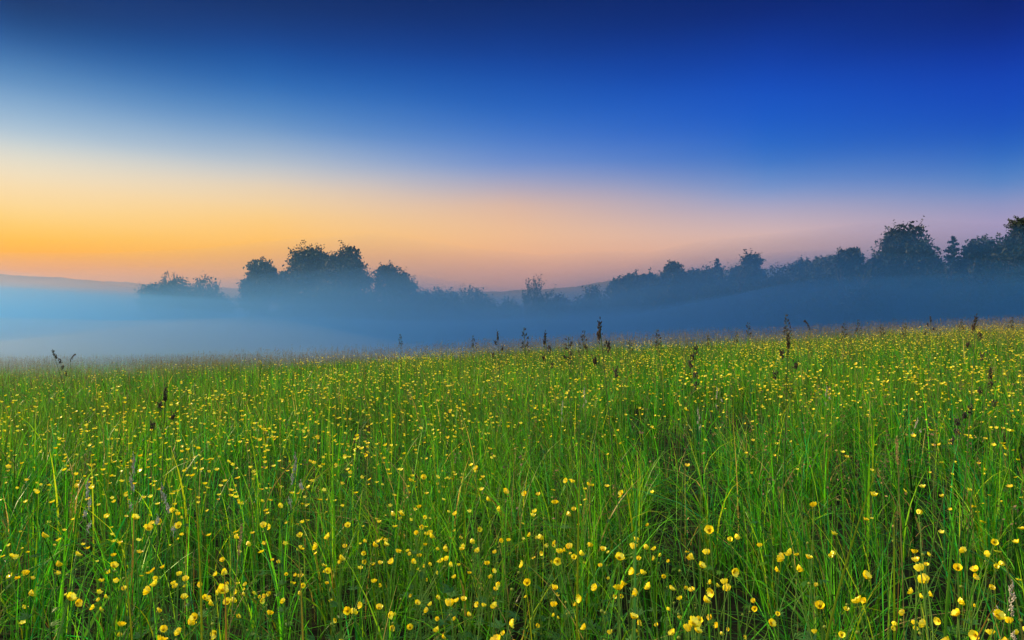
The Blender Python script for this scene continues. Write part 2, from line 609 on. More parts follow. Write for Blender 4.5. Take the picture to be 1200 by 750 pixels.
        for k in range(n):
            z = H * (.12 + .88 * (k + r.uniform()) / n)
            f = 1 - z / H
            R = W * .5 * (min(1, f * 1.9) ** .8) * r.uniform(.65, 1.12) + .1
            a = k * 2.39996 + r.uniform(-.3, .3)
            e = np.array([math.cos(a) * R, math.sin(a) * R, z + .18 * R])
            s = np.array([0, 0, z])
            tube(tb, [s, (s + e) / 2 - np.array([0, 0, .06 * R]), e], np.array([.006, .004, .001]) * H, 4, bark)
            m = int(50 + 60 * R)
            t_ = r.uniform(.1, 1.05, (m, 1))
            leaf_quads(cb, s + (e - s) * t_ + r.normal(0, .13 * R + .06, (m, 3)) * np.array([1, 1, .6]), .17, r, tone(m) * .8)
    link('trunk', tb.mesh('trunk', M_BARK, True), root)
    link('crown', cb.mesh('crown', M_LEAF), root)
    return root

TREES = [
    # name, cx, top, width, distance, kind, label, category
    ('willow_bush', 198, 311, 62, 112, 'bush', 'wider willow bush in mist at the left end of the tree group', 'bush'),
    ('willow_bush', 239, 313, 60, 108, 'bush', 'rounded willow bush between the wider one and the slender ragged tree', 'bush'),
    ('broadleaf_tree', 306, 303, 46, 108, 'broad', 'slender ragged tree in mist just left of the biggest tree against orange sky', 'tree'),
    ('broadleaf_tree', 366, 292, 70, 112, 'broad', 'broad tree, left half of the biggest dark crown against orange sky', 'tree'),
    ('broadleaf_tree', 402, 289, 68, 106, 'broad', 'broad tree, right half of the biggest dark crown against orange sky', 'tree'),
    ('broadleaf_tree', 335, 318, 22, 118, 'broad', 'low tree filling the gap beside the slender ragged tree', 'tree'),
    ('broadleaf_tree', 456, 308, 50, 104, 'broad', 'round crowned tree in mist just right of the biggest crown', 'tree'),
    ('willow_bush', 481, 313, 28, 108, 'bush', 'bush with long shoots leaning right of the round crowned tree', 'bush'),
    ('willow_bush', 428, 322, 30, 116, 'bush', 'low bush between the biggest crown and the round crowned tree', 'bush'),
    ('hedge_shrub', 517, 329, 56, 112, 'bush', 'low flat topped shrub in mist, left one of the middle pair', 'shrub'),
    ('hedge_shrub', 552, 328, 66, 118, 'bush', 'low wide shrub in mist, right one of the middle pair', 'shrub'),
    ('hedge_shrub', 497, 333, 50, 114, 'bush', 'low shrub joining the right end of the tree group to the middle pair', 'shrub'),
    ('hedge_shrub', 588, 336, 56, 116, 'bush', 'low shrub in mist just left of the feathery sapling', 'shrub'),
    ('hedge_shrub', 650, 337, 56, 112, 'bush', 'low shrub in mist just right of the feathery sapling', 'shrub'),
    ('hedge_shrub', 692, 333, 50, 112, 'bush', 'low shrub at the foot of the hill where the right tree line starts', 'shrub'),
    ('broadleaf_tree', 834, 311, 44, 108, 'broad', 'low round tree right behind the foot of the small feathery pine', 'tree'),
    ('broadleaf_tree', 862, 313, 40, 106, 'broad', 'low tree just left of the dark rounded tree', 'tree'),
    ('broadleaf_tree', 738, 321, 36, 114, 'broad', 'small tree between the tiny round tree and the next low one', 'tree'),
    ('sapling', 621, 327, 30, 112, 'wispy', 'small feathery sapling with upright twigs rising above the low shrubs in the middle mist', 'sapling'),
    ('broadleaf_tree', 720, 323, 20, 120, 'broad', 'tiny round tree at the low left end of the right tree line', 'tree'),
    ('broadleaf_tree', 757, 317, 36, 112, 'broad', 'small low tree right of the tiny round tree', 'tree'),
    ('broadleaf_tree', 786, 308, 50, 108, 'broad', 'wide flat crowned tree in the low part of the right tree line', 'tree'),
    ('broadleaf_tree', 816, 317, 32, 110, 'broad', 'small tree between the flat crowned tree and the feathery pine', 'tree'),
    ('pine_tree', 841, 303, 24, 112, 'conifer', 'small feathery pine poking out of the right tree line', 'pine'),
    ('broadleaf_tree', 881, 299, 46, 104, 'broad', 'dark rounded tree right of the small feathery pine', 'tree'),
    ('broadleaf_tree', 914, 314, 36, 104, 'broad', 'low tree in the dip right of the dark rounded tree', 'tree'),
    ('broadleaf_tree', 940, 307, 42, 100, 'broad', 'blue misty tree on the rising part of the right tree line', 'tree'),
    ('broadleaf_tree', 967, 299, 42, 98, 'broad', 'ragged topped tree left of the one with twiggy top shoots', 'tree'),
    ('broadleaf_tree', 993, 290, 48, 94, 'broad', 'tree with twiggy top shoots left of the tall dome shaped tree', 'tree'),
    ('broadleaf_tree', 1022, 302, 32, 96, 'broad', 'low tree tucked in against the left side of the tall dome', 'tree'),
    ('broadleaf_tree', 1059, 268, 78, 98, 'broad', 'tall dome shaped dark tree standing above the right tree line', 'tree'),
    ('broadleaf_tree', 1092, 298, 34, 98, 'broad', 'low tree filling the notch right of the tall dome shaped tree', 'tree'),
    ('pine_tree', 1118, 277, 42, 94, 'conifer', 'dark blunt topped pine right of the tall dome shaped tree', 'pine'),
    ('broadleaf_tree', 1148, 279, 46, 94, 'broad', 'dark open crowned tree between the blunt pine and the tallest edge tree', 'tree'),
    ('broadleaf_tree', 1174, 288, 36, 95, 'broad', 'low dark tree leaning on the tallest edge tree', 'tree'),
    ('broadleaf_tree', 1200, 257, 62, 90, 'broad', 'tallest dark tree cut by the right edge of the picture', 'tree'),
    ('broadleaf_tree', 1262, 266, 74, 90, 'broad', 'dark tree past the right edge beyond the tallest edge tree', 'tree'),
]
for k, (n, cx, tp, w, Y, kd, lb, ct) in enumerate(TREES):
    tree(n, cx, tp, w, Y, kd, lb, ct, seed=k)
for k, (cx, tp, w, Y) in enumerate([(735, 330, 44, 116), (775, 328, 50, 112), (822, 327, 54, 106), (862, 322, 50, 102), (905, 324, 56, 98), (950, 320, 56, 94),
                                    (1000, 316, 60, 90), (1045, 318, 64, 92), (1088, 314, 60, 92), (1130, 310, 60, 88), (1172, 312, 64, 88), (1215, 312, 60, 86)]):
    tree('hedge_shrub', cx, tp - 12, w * 1.5, Y, 'bush', 'dark shrub under the right tree line, half sunk in blue mist', 'shrub', seed=300 + k, group='shrubs under the right tree line')

# ------------------------------------------------------------------ meadow grass
PAL = np.array([(.030, .205, .007), (.065, .310, .007), (.150, .330, .007), (.009, .190, .046), (.012, .075, .010), (.27, .36, .012)])

def scatter(y0, y1, dens, margin):
    """points of a meadow strip, wider than the view by a margin"""
    hw = .78 * y1 + margin
    n = int((y1 - y0) * 2 * hw * dens)
    x = rng.uniform(-hw, hw, n)
    y = rng.uniform(y0, y1, n)
    ok = np.abs(x) < .78 * y + margin
    return x[ok], y[ok]

def blades(bag, x, y, z, Lh, w, bend, phi, segs, col, face=None):
    n = len(x)
    t = np.linspace(0, 1, segs + 1)[None]
    off = (bend * Lh)[:, None] * t ** 2.2
    up = Lh[:, None] * (t - .42 * np.clip(bend, 0, 1.4)[:, None] * t ** 2.4)
    cx = x[:, None] + np.cos(phi)[:, None] * off
    cy = y[:, None] + np.sin(phi)[:, None] * off
    cz = z[:, None] + up
    ps = rng.uniform(0, math.pi, n) if face is None else face
    tw = ps[:, None] + rng.normal(0, .5, n)[:, None] * t
    hw = (w * .5)[:, None] * np.clip(1.02 - t ** 2.0, .04, 1) * (.55 + .9 * np.minimum(t * 3, 1) * .5)
    sx, sy = np.cos(tw) * hw, np.sin(tw) * hw
    A = np.stack([cx - sx, cy - sy, cz], -1)
    B = np.stack([cx + sx, cy + sy, cz], -1)
    V = np.stack([A, B], 2)                  # n, segs+1, 2, 3
    k = (segs + 1) * 2
    base = (np.arange(n) * k)[:, None] + (np.arange(segs) * 2)[None]
    Q = np.stack([base, base + 1, base + 3, base + 2], -1).reshape(-1, 4)
    bag.add(V.reshape(-1, 3), Q, None, np.repeat(col, k, 0))

def grass_colour(x, y, n):
    c = PAL[rng.choice(6, n, p=[.32, .24, .12, .13, .14, .05])]
    f = fbm(x * .5 + 7, y * .5, 41)[:, None]
    c = c * (.8 + .45 * f)
    warm = sstep(.45, .7, fbm(x * .22, y * .22, 77))[:, None]
    c = c * (1 - .25 * warm) + np.array([.16, .20, .02]) * .25 * warm
    dry = rng.uniform(size=n) < .05
    c[dry] = np.array([.34, .25, .09]) * rng.uniform(.6, 1.1, (dry.sum(), 1))
    return c * np.clip(np.exp(rng.normal(-.06, .55, (n, 1))), .2, 2.1)

def clumped(x, y, s, amt, seed):
    """drop points where a fine noise is low, so tufts and dark gaps alternate"""
    f = fbm(x * s, y * s, seed, 2)
    return rng.uniform(size=len(x)) < np.clip((f - .44) / .16, .05, 1)

gb = Bag()
for (y0, y1, dens, margin, wlo, whi, segs, hm) in [
        (-2.2, .55, 700, 4.5, .003, .005, 3, .38), (.55, 3.2, 980, 4.5, .0022, .0072, 7, .52), (3.2, 6.5, 900, 4.5, .003, .0085, 5, .54),
        (6.5, 12, 850, 5.0, .005, .010, 3, .54), (12, 34, 330, 6.0, .009, .014, 3, .56), (34, 80, 42, 6.0, .022, .04, 2, .55)]:
    x, y = scatter(y0, y1, dens, margin)
    out = None
    if y1 < 7 and y0 > 0:
        per = 26
        tx, ty = scatter(y0, y1, dens / per, margin)
        rep = rng.integers(0, len(tx), len(x))
        rr = np.abs(rng.normal(0, .030, len(x)))
        out = rng.uniform(0, 2 * math.pi, len(x))
        loose = rng.uniform(size=len(x)) < .10
        x = np.where(loose, x, tx[rep] + np.cos(out) * rr)
        y = np.where(loose, y, ty[rep] + np.sin(out) * rr)
    ok = clumped(x, y, 5.0 if y1 < 7 else 1.6, .55, 13)
    ok &= (x * x + y * y > .3) & ~((np.abs(x) < .55) & (y < .8) & (y > -.3))
    x, y = x[ok], y[ok]
    if out is not None:
        out = out[ok]
    n = len(x)
    tall = .78 + .44 * fbm(x * .8, y * .8, 21)
    Lh = hm * tall * rng.triangular(.45, .95, 1.45, n)
    phi = rng.uniform(0, 2 * math.pi, n) + 0 * x
    wind = fbm(x * .7, y * .7, 63) * 5
    if out is not None:
        phi = out + rng.normal(0, .5, n)
    phi = np.where(rng.uniform(size=n) < .25, wind, phi)
    bend = np.abs(rng.normal(.22, .26, n))
    strong = rng.uniform(size=n) < .36
    bend[strong] += rng.uniform(.4, 1.3, strong.sum())
    w = rng.uniform(wlo, whi, n) * np.where(rng.uniform(size=n) < .14, 1.75, 1)
    blades(gb, x, y, ground(x, y) - .02, Lh, w, bend, phi, segs, grass_colour(x, y, n))
g = link('meadow_grass', gb.mesh('meadow_grass', M_GRASS))
tag(g, 'tall fine green grass filling the whole meadow', 'grass', kind='stuff')

# broad cut leaves of buttercup, clover and dock low between the blades
hb = Bag()
for (y0, y1, dens, sc) in [(.6, 3.2, 40, 1.0), (3.2, 8, 40, 1.5), (8, 20, 30, 2.6)]:
    x, y = scatter(y0, y1, dens, 1.5)
    ok = (rng.uniform(size=len(x)) < sstep(.35, .6, fbm(x * 1.1, y * 1.1, 55))) & ~((np.abs(x) < .5) & (y < .8))
    x, y = x[ok], y[ok]
    n = len(x)
    c = np.stack([x, y, ground(x, y) + rng.uniform(.15, .46, n)], -1)
    col = np.array([[.040, .150, .018], [.075, .20, .02], [.03, .11, .03]])[rng.integers(0, 3, n)] * rng.uniform(.7, 1.3, (n, 1))
    a0 = rng.uniform(0, 6.28, n)
    tilt = rng.normal(0, .35, (n, 2))
    for q in range(5):
        a = a0 + (q - 2) * .55
        dr = np.stack([np.cos(a), np.sin(a), np.cos(a) * tilt[:, 0] + np.sin(a) * tilt[:, 1]], -1)
        sd = np.stack([-np.sin(a), np.cos(a), 0 * a], -1)
        ln = (rng.uniform(.018, .034, n) * sc ** .6 * (1 - .12 * abs(q - 2)))[:, None]
        V = np.stack([c, c + dr * ln * .6 + sd * ln * .17, c + dr * ln - np.array([0, 0, .2]) * ln, c + dr * ln * .6 - sd * ln * .17], 1)
        i4 = np.arange(n) * 4
        hb.add(V.reshape(-1, 3), np.stack([i4, i4 + 1, i4 + 2, i4 + 3], -1), None, np.repeat(col, 4, 0))
tag(link('meadow_herbs', hb.mesh('meadow_herbs', M_GRASS)), 'low cut leaves of herbs between the grass blades', 'herbs', kind='stuff')

# thin flowering stalks with loose purplish-brown panicles that stand over the blades, too many to count
sb = Bag()
for (y0, y1, dens, hm, sc) in [(2.2, 6, 34, .70, 1.0), (6, 14, 44, .74, 1.3), (14, 34, 60, .80, 1.7)]:
    x, y = scatter(y0, y1, dens, 1.5)
    ok = rng.uniform(size=len(x)) < sstep(.3, .62, fbm(x * .3, y * .3, 91)) * .9 + .1
    x, y = x[ok], y[ok]
    n = len(x)
    z = ground(x, y)
    Lh = hm * rng.uniform(.75, 1.28, n)
    phi = rng.uniform(0, 6.28, n)
    b = np.abs(rng.normal(.08, .1, n))
    col = np.array([.10, .14, .04]) * rng.uniform(.7, 1.3, (n, 1))
    blades(sb, x, y, z, Lh, np.full(n, .0022 * sc), b, phi, 3, col)
    tone = np.where(rng.uniform(size=(n, 1)) < .5, np.array([[.15, .10, .07]]), np.array([[.26, .19, .07]]))
    for q in range(9):
        f = rng.uniform(.80, 1.02, n)
        a = rng.uniform(0, 6.28, n)
        rr = (1.03 - f) * .14 * Lh
        px = x + np.cos(phi) * b * Lh * f ** 2.2 + np.cos(a) * rr
        py = y + np.sin(phi) * b * Lh * f ** 2.2 + np.sin(a) * rr
        pz = z + Lh * (f - .42 * b * f ** 2.4)
        leaf_quads(sb, np.stack([px, py, pz], -1), .0055 * sc ** .7, rng, tone * rng.uniform(.7, 1.3, (n, 1)))
tag(link('seeding_grass', sb.mesh('seeding_grass', M_SEED)), 'loose brownish grass flower heads hazing over the meadow', 'seeding grass', kind='stuff')

# ------------------------------------------------------------------ buttercups
YEL = np.array([(.92, .76, .012), (.94, .82, .018), (.88, .66, .008), (.94, .86, .06)])

def unit(v):
    return v / np.linalg.norm(v)

def flower_geo(pet, cen, p, axis, R, open_, r):
    """five overlapping cupped petals round a stamen tuft"""
    axis = unit(np.asarray(axis, float))
    u, v = frame_from(axis)
    a0 = r.uniform(0, 6.28)
    for k in range(5):
        a = a0 + k * 2 * math.pi / 5 + r.normal(0, .06)
        d = math.cos(a) * u + math.sin(a) * v
        s = -math.sin(a) * u + math.cos(a) * v
        rows, wid = 5, 5
        V = []
        op = open_ * r.uniform(.85, 1.12)
        for i in range(rows):
            t = i / (rows - 1)
            ang = op * (t ** .8)
            rad = R * (.10 + .90 * math.sin(min(ang, 1.57)) * t ** .7 if op < 1.3 else .1 + .9 * t)
            hh = R * (.95 * t * math.cos(op * .80) + .22 * t * t)
            hw = R * .60 * math.sin(math.pi * min(.97, .14 + .62 * t)) ** .8
            if i == rows - 1:
                hw *= .62
            for j in range(wid):
                q = (j / (wid - 1) - .5) * 2
                cup = .16 * R * q * q * t
                V.append(p + d * (rad - .10 * R * q * q * t) + s * hw * q + axis * (hh + cup))
        Q = [(i * wid + j, i * wid + j + 1, (i + 1) * wid + j + 1, (i + 1) * wid + j) for i in range(rows - 1) for j in range(wid - 1)]
        pet.add(V, Q, None, YEL[r.integers(0, 4)] * r.uniform(.9, 1.08))
    # stamens: a low knobbly dome of little rods
    for k in range(16):
        a = k * 2.39996
        rr = R * .30 * math.sqrt((k + .5) / 16)
        d = math.cos(a) * u + math.sin(a) * v
        b0 = p + axis * R * .06 + d * rr * .6
        b1 = p + axis * R * r.uniform(.28, .4) + d * rr * 1.25
        tube(cen, [b0, (b0 + b1) / 2, b1], np.array([.018, .022, .034]) * R * 1.6, 4, (.62, .44, .02))

def curve_pts(p0, p1, sag, n, r):
    p0, p1 = np.asarray(p0, float), np.asarray(p1, float)
    t = np.linspace(0, 1, n)[:, None]
    side = np.array([r.normal(0, sag), r.normal(0, sag), 0])
    return p0 + (p1 - p0) * t + side * np.sin(math.pi * t) + np.array([0, 0, 1]) * 0

def leaf_lobed(bag, p, d, size, r, col):
    """a deeply cut buttercup leaf: narrow lobes fanned from a stalk"""
    d = unit(np.asarray(d, float))
    s = unit(np.cross(d, (0, 0, 1)))
    for k in range(5):
        a = (k - 2) * .48 + r.normal(0, .08)
        e = d * math.cos(a) + s * math.sin(a)
        ln = size * (1 - .13 * abs(k - 2)) * r.uniform(.85, 1.1)
        n_ = s * math.cos(a) - d * math.sin(a)
        w = size * .085
        V = [p, p + e * ln * .5 + n_ * w, p + e * ln + np.array([0, 0, -.15 * ln]), p + e * ln * .5 - n_ * w]
        V[1][2] += .02 * size
        bag.add(V, [(0, 1, 2, 3)], None, col)

def bud_geo(bag, p, axis, R, col):
    axis = unit(np.asarray(axis, float))
    pts = [p + axis * R * (t * 2 - .3) for t in (0, .3, .62, .9, 1)]
    tube(bag, pts, np.array([.35, .85, .9, .5, .08]) * R, 7, col)

KINDS = []
def buttercup_proto(seed, heads, H, extra_buds, open_, kind_label, R=.0098):
    r = np.random.default_rng(seed)
    root = bpy.data.objects.new('buttercup', None)
    root.empty_display_size = .05
    COL.objects.link(root)
    sg = np.array([.10, .22, .035])
    stem, leaves = Bag(), []
    lean = np.array([r.normal(0, .05), r.normal(0, .05), 0])
    top = np.array([lean[0], lean[1], H])
    main = curve_pts((0, 0, -.02), top, .02, 9, r)
    tube(stem, main, np.linspace(.0019, .0011, 9), 6, sg)
    ends = [(main[-1], unit(main[-1] - main[-2] + np.array([r.normal(0, .25), r.normal(0, .25) - .15, .25])))]
    for k in range(heads - 1 + extra_buds):
        i = r.integers(4, 7)
        a = r.uniform(0, 6.28)
        reach = r.uniform(.04, .09)
        e = main[i] + np.array([math.cos(a) * reach, math.sin(a) * reach, (H - main[i][2]) * r.uniform(.55, 1.12)])
        pts = curve_pts(main[i], e, .008, 6, r)
        tube(stem, pts, np.linspace(.0012, .0009, 6), 5, sg * 1.05)
        ends.append((pts[-1], unit(pts[-1] - pts[-2] + np.array([r.normal(0, .3), r.normal(0, .3) - .1, .1]))))
        leaves.append(Bag())
        leaf_lobed(leaves[-1], main[i], (math.cos(a), math.sin(a), .6), .035, r, np.array([.05, .15, .03]))
    link('stem', stem.mesh('stem', M_STEM, True), root)
    for k in range(heads):
        pet, cen = Bag(), Bag()
        p, ax = ends[k]
        flower_geo(pet, cen, p, ax, R * r.uniform(.88, 1.12), open_ * r.uniform(.85, 1.12), r)
        f = link('flower', pet.mesh('flower', M_PETAL, True), root)
        link('stamens', cen.mesh('stamens', M_PETAL, True), f)
    for p, ax in ends[heads:]:
        bb = Bag()
        bud_geo(bb, p, ax, .0038, (.20, .26, .03))
        link('bud', bb.mesh('bud', M_STEM, True), root)
    for k in range(4):
        i = r.integers(1, 4)
        a = r.uniform(0, 6.28)
        d = np.array([math.cos(a), math.sin(a), .55])
        tip = main[i] + d * .07
        leaf = Bag()
        leaves.append(leaf)
        tube(leaf, [main[i], (main[i] + tip) / 2 + np.array([0, 0, .01]), tip], np.array([.0009, .0008, .0006]), 4, (.06, .17, .03))
        leaf_lobed(leaf, tip, d, .055, r, np.array([.045, .14, .03]) * r.uniform(.8, 1.2))
    for leaf in leaves:
        link('leaf', leaf.mesh('leaf', M_STEM), root)
    tag(root, kind_label[0], 'buttercup', kind_label[1])
    return root

def dup(root, loc, rz, s, tilt=(0, 0)):
    r = root.copy()
    COL.objects.link(r)
    r.location = loc
    r.rotation_euler = (tilt[0], tilt[1], rz)
    r.scale = (s, s, s)
    for ch in list(root.children):
        c = ch.copy()
        COL.objects.link(c)
        c.parent = r
        for gch in list(ch.children):
            d = gch.copy()
            COL.objects.link(d)
            d.parent = c
    return r

ONE = ('yellow buttercup with one open bloom on a thin stem in the near grass', 'single bloomed buttercups in the near grass')
CUP = ('yellow buttercup with a half closed cup and a green bud in the near grass', 'half closed buttercups in the near grass')
TWO = ('forked yellow buttercup with two open blooms in the near grass', 'forked buttercups with two blooms in the near grass')
TRI = ('branching yellow buttercup with three open blooms in the near grass', 'branching buttercups with three blooms in the near grass')
PROTO = []
for seed, heads, H, buds, op, lab in [(1, 1, .58, 1, 1.25, ONE), (2, 1, .52, 1, .95, CUP), (3, 2, .60, 1, 1.3, TWO), (4, 3, .62, 0, 1.2, TRI), (5, 1, .64, 0, 1.42, ONE),
                                      (6, 2, .55, 0, 1.1, TWO), (7, 1, .49, 2, 1.15, ONE), (8, 3, .57, 1, 1.35, TRI), (9, 1, .56, 1, .85, CUP), (10, 1, .61, 1, 1.3, ONE)]:
    PROTO.append(buttercup_proto(seed, heads, H, buds, op, lab))

# where buttercups grow: patchy; the nearest 300 in view are plants of their own, the rest is one mass
bx, by = scatter(.95, 34, 160, 4.0)
dn = .55 * fbm(bx * .9 + 3, by * .9, 101) + .45 * fbm(bx * .2 + 9, by * .3, 131) + .10 * sstep(.0, -.25, bx / by) * sstep(8, 5, by) + .25 * (vnoise(bx * 2.3, by * 2.3, 5) - .5)
lushfar = 1.0
for gx, gy, sx, sy, am in [(-2.6, 4.6, 2.4, 1.3, .20), (-.4, 8.5, 2.6, 2.2, .14), (8, 15, 6, 3.5, .16), (-.1, 2.3, .9, .7, .10), (1.0, 1.7, .7, .5, .09), (-1.0, 1.7, .7, .6, .06), (4.5, 6.5, 1.8, 1.2, .10),
                           (2.2, 3.0, .9, .6, .06), (-7, 11.5, 4, 2.0, -.14)]:
    dn = dn + am * np.exp(-((bx - gx) / sx) ** 2 - ((by - gy) / sy) ** 2)
ok = rng.uniform(size=len(bx)) < np.clip((dn - .535 + .09 * sstep(3.4, 2, by)) * 7.0, .05, 1) * lushfar * (.62 + .1 * sstep(4.5, 2.5, by)) * (1 - .9 * sstep(22, 30, by)) * (1 - .75 * sstep(9, 16, by - .0 * bx) * sstep(0, 8, -bx))
bx, by = bx[ok], by[ok]
inview = (np.abs(bx / by) < .76) & (by > 1.12)
order = np.argsort(np.hypot(bx, by) + np.where(inview, 0, 1000))
near = order[:300]
far = np.setdiff1d(np.arange(len(bx)), near)
rd = np.hypot(bx[near], by[near]).max()
far = far[(np.hypot(bx[far], by[far]) > rd) | (np.abs(bx[far] / by[far]) > .76)]
cnt = {}
for j, i in enumerate(near):
    k = int(rng.integers(0, len(PROTO)))
    s = float(rng.uniform(.66, 1.14))
    loc = (float(bx[i]), float(by[i]), float(ground(bx[i], by[i])))
    rz = float(rng.uniform(0, 6.28))
    tl = (float(rng.normal(0, .09)), float(rng.normal(0, .09)))
    if k not in cnt:
        cnt[k] = 1
        o = PROTO[k]
        o.location, o.rotation_euler, o.scale = loc, (tl[0], tl[1], rz), (s, s, s)
    else:
        dup(PROTO[k], loc, rz, s, tl)

fb = Bag()
def mass_flowers(x, y, detail):
    n = len(x)
    z = ground(x, y)
    Lh = rng.uniform(.30, .74, n)
    phi = rng.uniform(0, 6.28, n)
    b = np.abs(rng.normal(.08, .08, n))
    blades(fb, x, y, z, Lh, np.where(y < 8, .0022, .003), b, phi, 3, np.array([.07, .18, .03]) * rng.uniform(.8, 1.2, (n, 1)))
    c = np.stack([x + np.cos(phi) * b * Lh, y + np.sin(phi) * b * Lh, z + Lh * (1 - .42 * b)], -1)
    R = rng.triangular(.0055, .0105, .0140, n) * np.where(y > 6, 1.25, 1)
    ax = np.stack([rng.normal(0, .35, n), rng.normal(-.12, .35, n), np.ones(n)], -1)
    ax /= np.linalg.norm(ax, axis=1)[:, None]
    u = np.cross(ax, np.array([.3, .9, .1]))
    u /= np.linalg.norm(u, axis=1)[:, None]
    v = np.cross(ax, u)
    K = 10 if detail else 6
    ring = []
    a0 = rng.uniform(0, 6.28, n)
    cupd = rng.uniform(.35, .95, n)
    for k in range(K):
        a = a0 + k * 2 * math.pi / K
        rr = R * (np.where(k % 2 == 0, 1.0, .72) if detail else 1.0) * rng.uniform(.85, 1.12, n)
        hgt = R * cupd * (1.0 if k % 2 == 0 else .75)
        ring.append(c + (np.cos(a) * rr)[:, None] * u + (np.sin(a) * rr)[:, None] * v + ax * hgt[:, None])
    mid = [c + (np.cos(a0 + k * 2 * math.pi / K) * R * .62)[:, None] * u + (np.sin(a0 + k * 2 * math.pi / K) * R * .62)[:, None] * v + ax * (R * cupd * .28)[:, None] for k in range(K)]
    tuft = c + ax * (R * .5)[:, None]
    V = np.stack([c] + mid + ring + [tuft], 1)
    m = 2 * K + 2
    base = np.arange(n) * m
    T, Q = [], []
    for k in range(K):
        k2 = (k + 1) % K
        T.append(np.stack([base, base + 1 + k, base + 1 + k2], -1))
        Q.append(np.stack([base + 1 + k, base + 1 + K + k, base + 1 + K + k2, base + 1 + k2], -1))
        if k % 2 == 0:
            T.append(np.stack([base + 1 + k, base + 1 + (k + 2) % K, base + m - 1], -1))
    col = YEL[rng.integers(0, 4, n)] * rng.uniform(.85, 1.08, (n, 1))
    fb.add(V.reshape(-1, 3), np.concatenate(Q), np.concatenate(T), np.repeat(col, m, 0))
d = by[far]
mass_flowers(bx[far][d < 6], d[d < 6], True)
mass_flowers(bx[far][d >= 6], d[d >= 6], False)
tag(link('buttercup_drift', fb.mesh('buttercup_drift', M_PETAL)), 'countless small yellow buttercups speckling the farther meadow', 'buttercups', kind='stuff')

# ------------------------------------------------------------------ grasses that stand out one by one
def seed_grass_proto(kind, seed, col, scol):
    """unit height 1 m; parts: stem, leaf blade, seed head"""
    r = np.random.default_rng(seed)
    root = bpy.data.objects.new('seed_grass', None)
    root.empty_display_size = .05
    COL.objects.link(root)
    st, hd, lfs = Bag(), Bag(), []
    lean = np.array([r.normal(0, .05), r.normal(0, .03), 0])
    n = 12
    t = np.linspace(0, 1, n)[:, None]
    pts = np.array([0, 0, -.03]) * (1 - t) + np.array([0, 0, 1]) * t + lean * t ** 2.5
    hl = {'panicle': .15, 'spike': .085, 'droop': .12, 'oat': .13}[kind]
    tube(st, pts, np.linspace(.0021, .0010, n), 5, scol)
    def at(z):
        return np.array([np.interp(z, pts[:, 2], pts[:, k]) for k in range(3)])
    def spikelets(c, rad, m, size, axis):
        P = c + r.normal(0, 1, (m, 3)) * rad
        d = np.asarray(axis) + r.normal(0, .35, (m, 3))
        d /= np.linalg.norm(d, axis=1)[:, None]
        for p, q in zip(P, d):
            ln = size * r.uniform(.7, 1.3)
            tube(hd, [p, p + q * ln * .35, p + q * ln * .75, p + q * ln], np.array([.3, 1, .8, .05]) * size * .17, 5, np.array(col) * r.uniform(.65, 1.35))
    if kind == 'panicle':       # cocksfoot: dense one-sided clumps on short stiff branches
        spikelets(at(1 - .015), (.0026, .0026, .010), 26, .009, (0, 0, 1))
        for z, reach, m in [(.042, .008, 22), (.075, .017, 26), (.112, .026, 24), (.158, .036, 18)]:
            a = r.normal(0, .6) + (0 if r.uniform() < .75 else 3.14)
            p0 = at(1 - z)
            p1 = p0 + np.array([math.cos(a) * reach, math.sin(a) * reach, reach * .9]) * .85
            tube(st, [p0, (p0 + p1) / 2, p1], np.array([.0007, .0006, .0005]), 4, scol)
            spikelets(p1, (.0030, .0030, .0065), m, .009, (math.cos(a) * .4, math.sin(a) * .4, 1))
    elif kind == 'spike':       # timothy / foxtail: one tight cylinder
        for k in range(150):
            z = 1 - hl * r.uniform(0, 1)
            a = r.uniform(0, 6.28)
            f = (1 - z) / hl
            R = .0022 * (math.sin(math.pi * min(1, .12 + .8 * f)) ** .5)
            p = at(z) + np.array([math.cos(a) * R, math.sin(a) * R, 0])
            spikelets(p, .0003, 1, .0042, (math.cos(a) * .7, math.sin(a) * .7, 1))
    elif kind == 'oat':         # loose open plume on hair-thin branches
        for k in range(26):
            z = 1 - hl * r.uniform(0, 1)
            a = r.uniform(0, 6.28)
            reach = .005 + .016 * (1 - z) / hl * r.uniform(.5, 1.2)
            p0 = at(z)
            p1 = p0 + np.array([math.cos(a) * reach, math.sin(a) * reach, reach * 1.1])
            tube(st, [p0, (p0 + p1) / 2, p1], np.array([.0005, .0004, .0003]), 4, scol)
            spikelets(p1, .002, 4, .009, (math.cos(a), math.sin(a), .8))
    else:                       # head nodding over to one side
        side = np.array([1, 0, 0])
        base = at(1)
        arc = [base + side * (.026 * q) + np.array([0, 0, .055 * q - .022 * q * q]) for q in np.linspace(0, 1.25, 8)]
        tube(st, arc, np.linspace(.001, .0006, 8), 4, scol)
        for q in range(8):
            spikelets(arc[q], (.002, .002, .002), 8, .008, (.7, 0, -.2))
    for k in range(2):
        z0 = r.uniform(.15, .5)
        a = r.uniform(0, 6.28)
        lf = Bag()
        lfs.append(lf)
        blades(lf, np.array([at(z0)[0]]), np.array([at(z0)[1]]), np.array([z0]), np.array([.30]), np.array([.005]), np.array([.55]), np.array([a]), 6, np.array([[.06, .17, .025]]))
    link('stem', st.mesh('stem', M_STEM, True), root)
    for lf in lfs:
        link('leaf', lf.mesh('leaf', M_GRASS), root)
    link('seed_head', hd.mesh('seed_head', M_SEED), root)
    return root

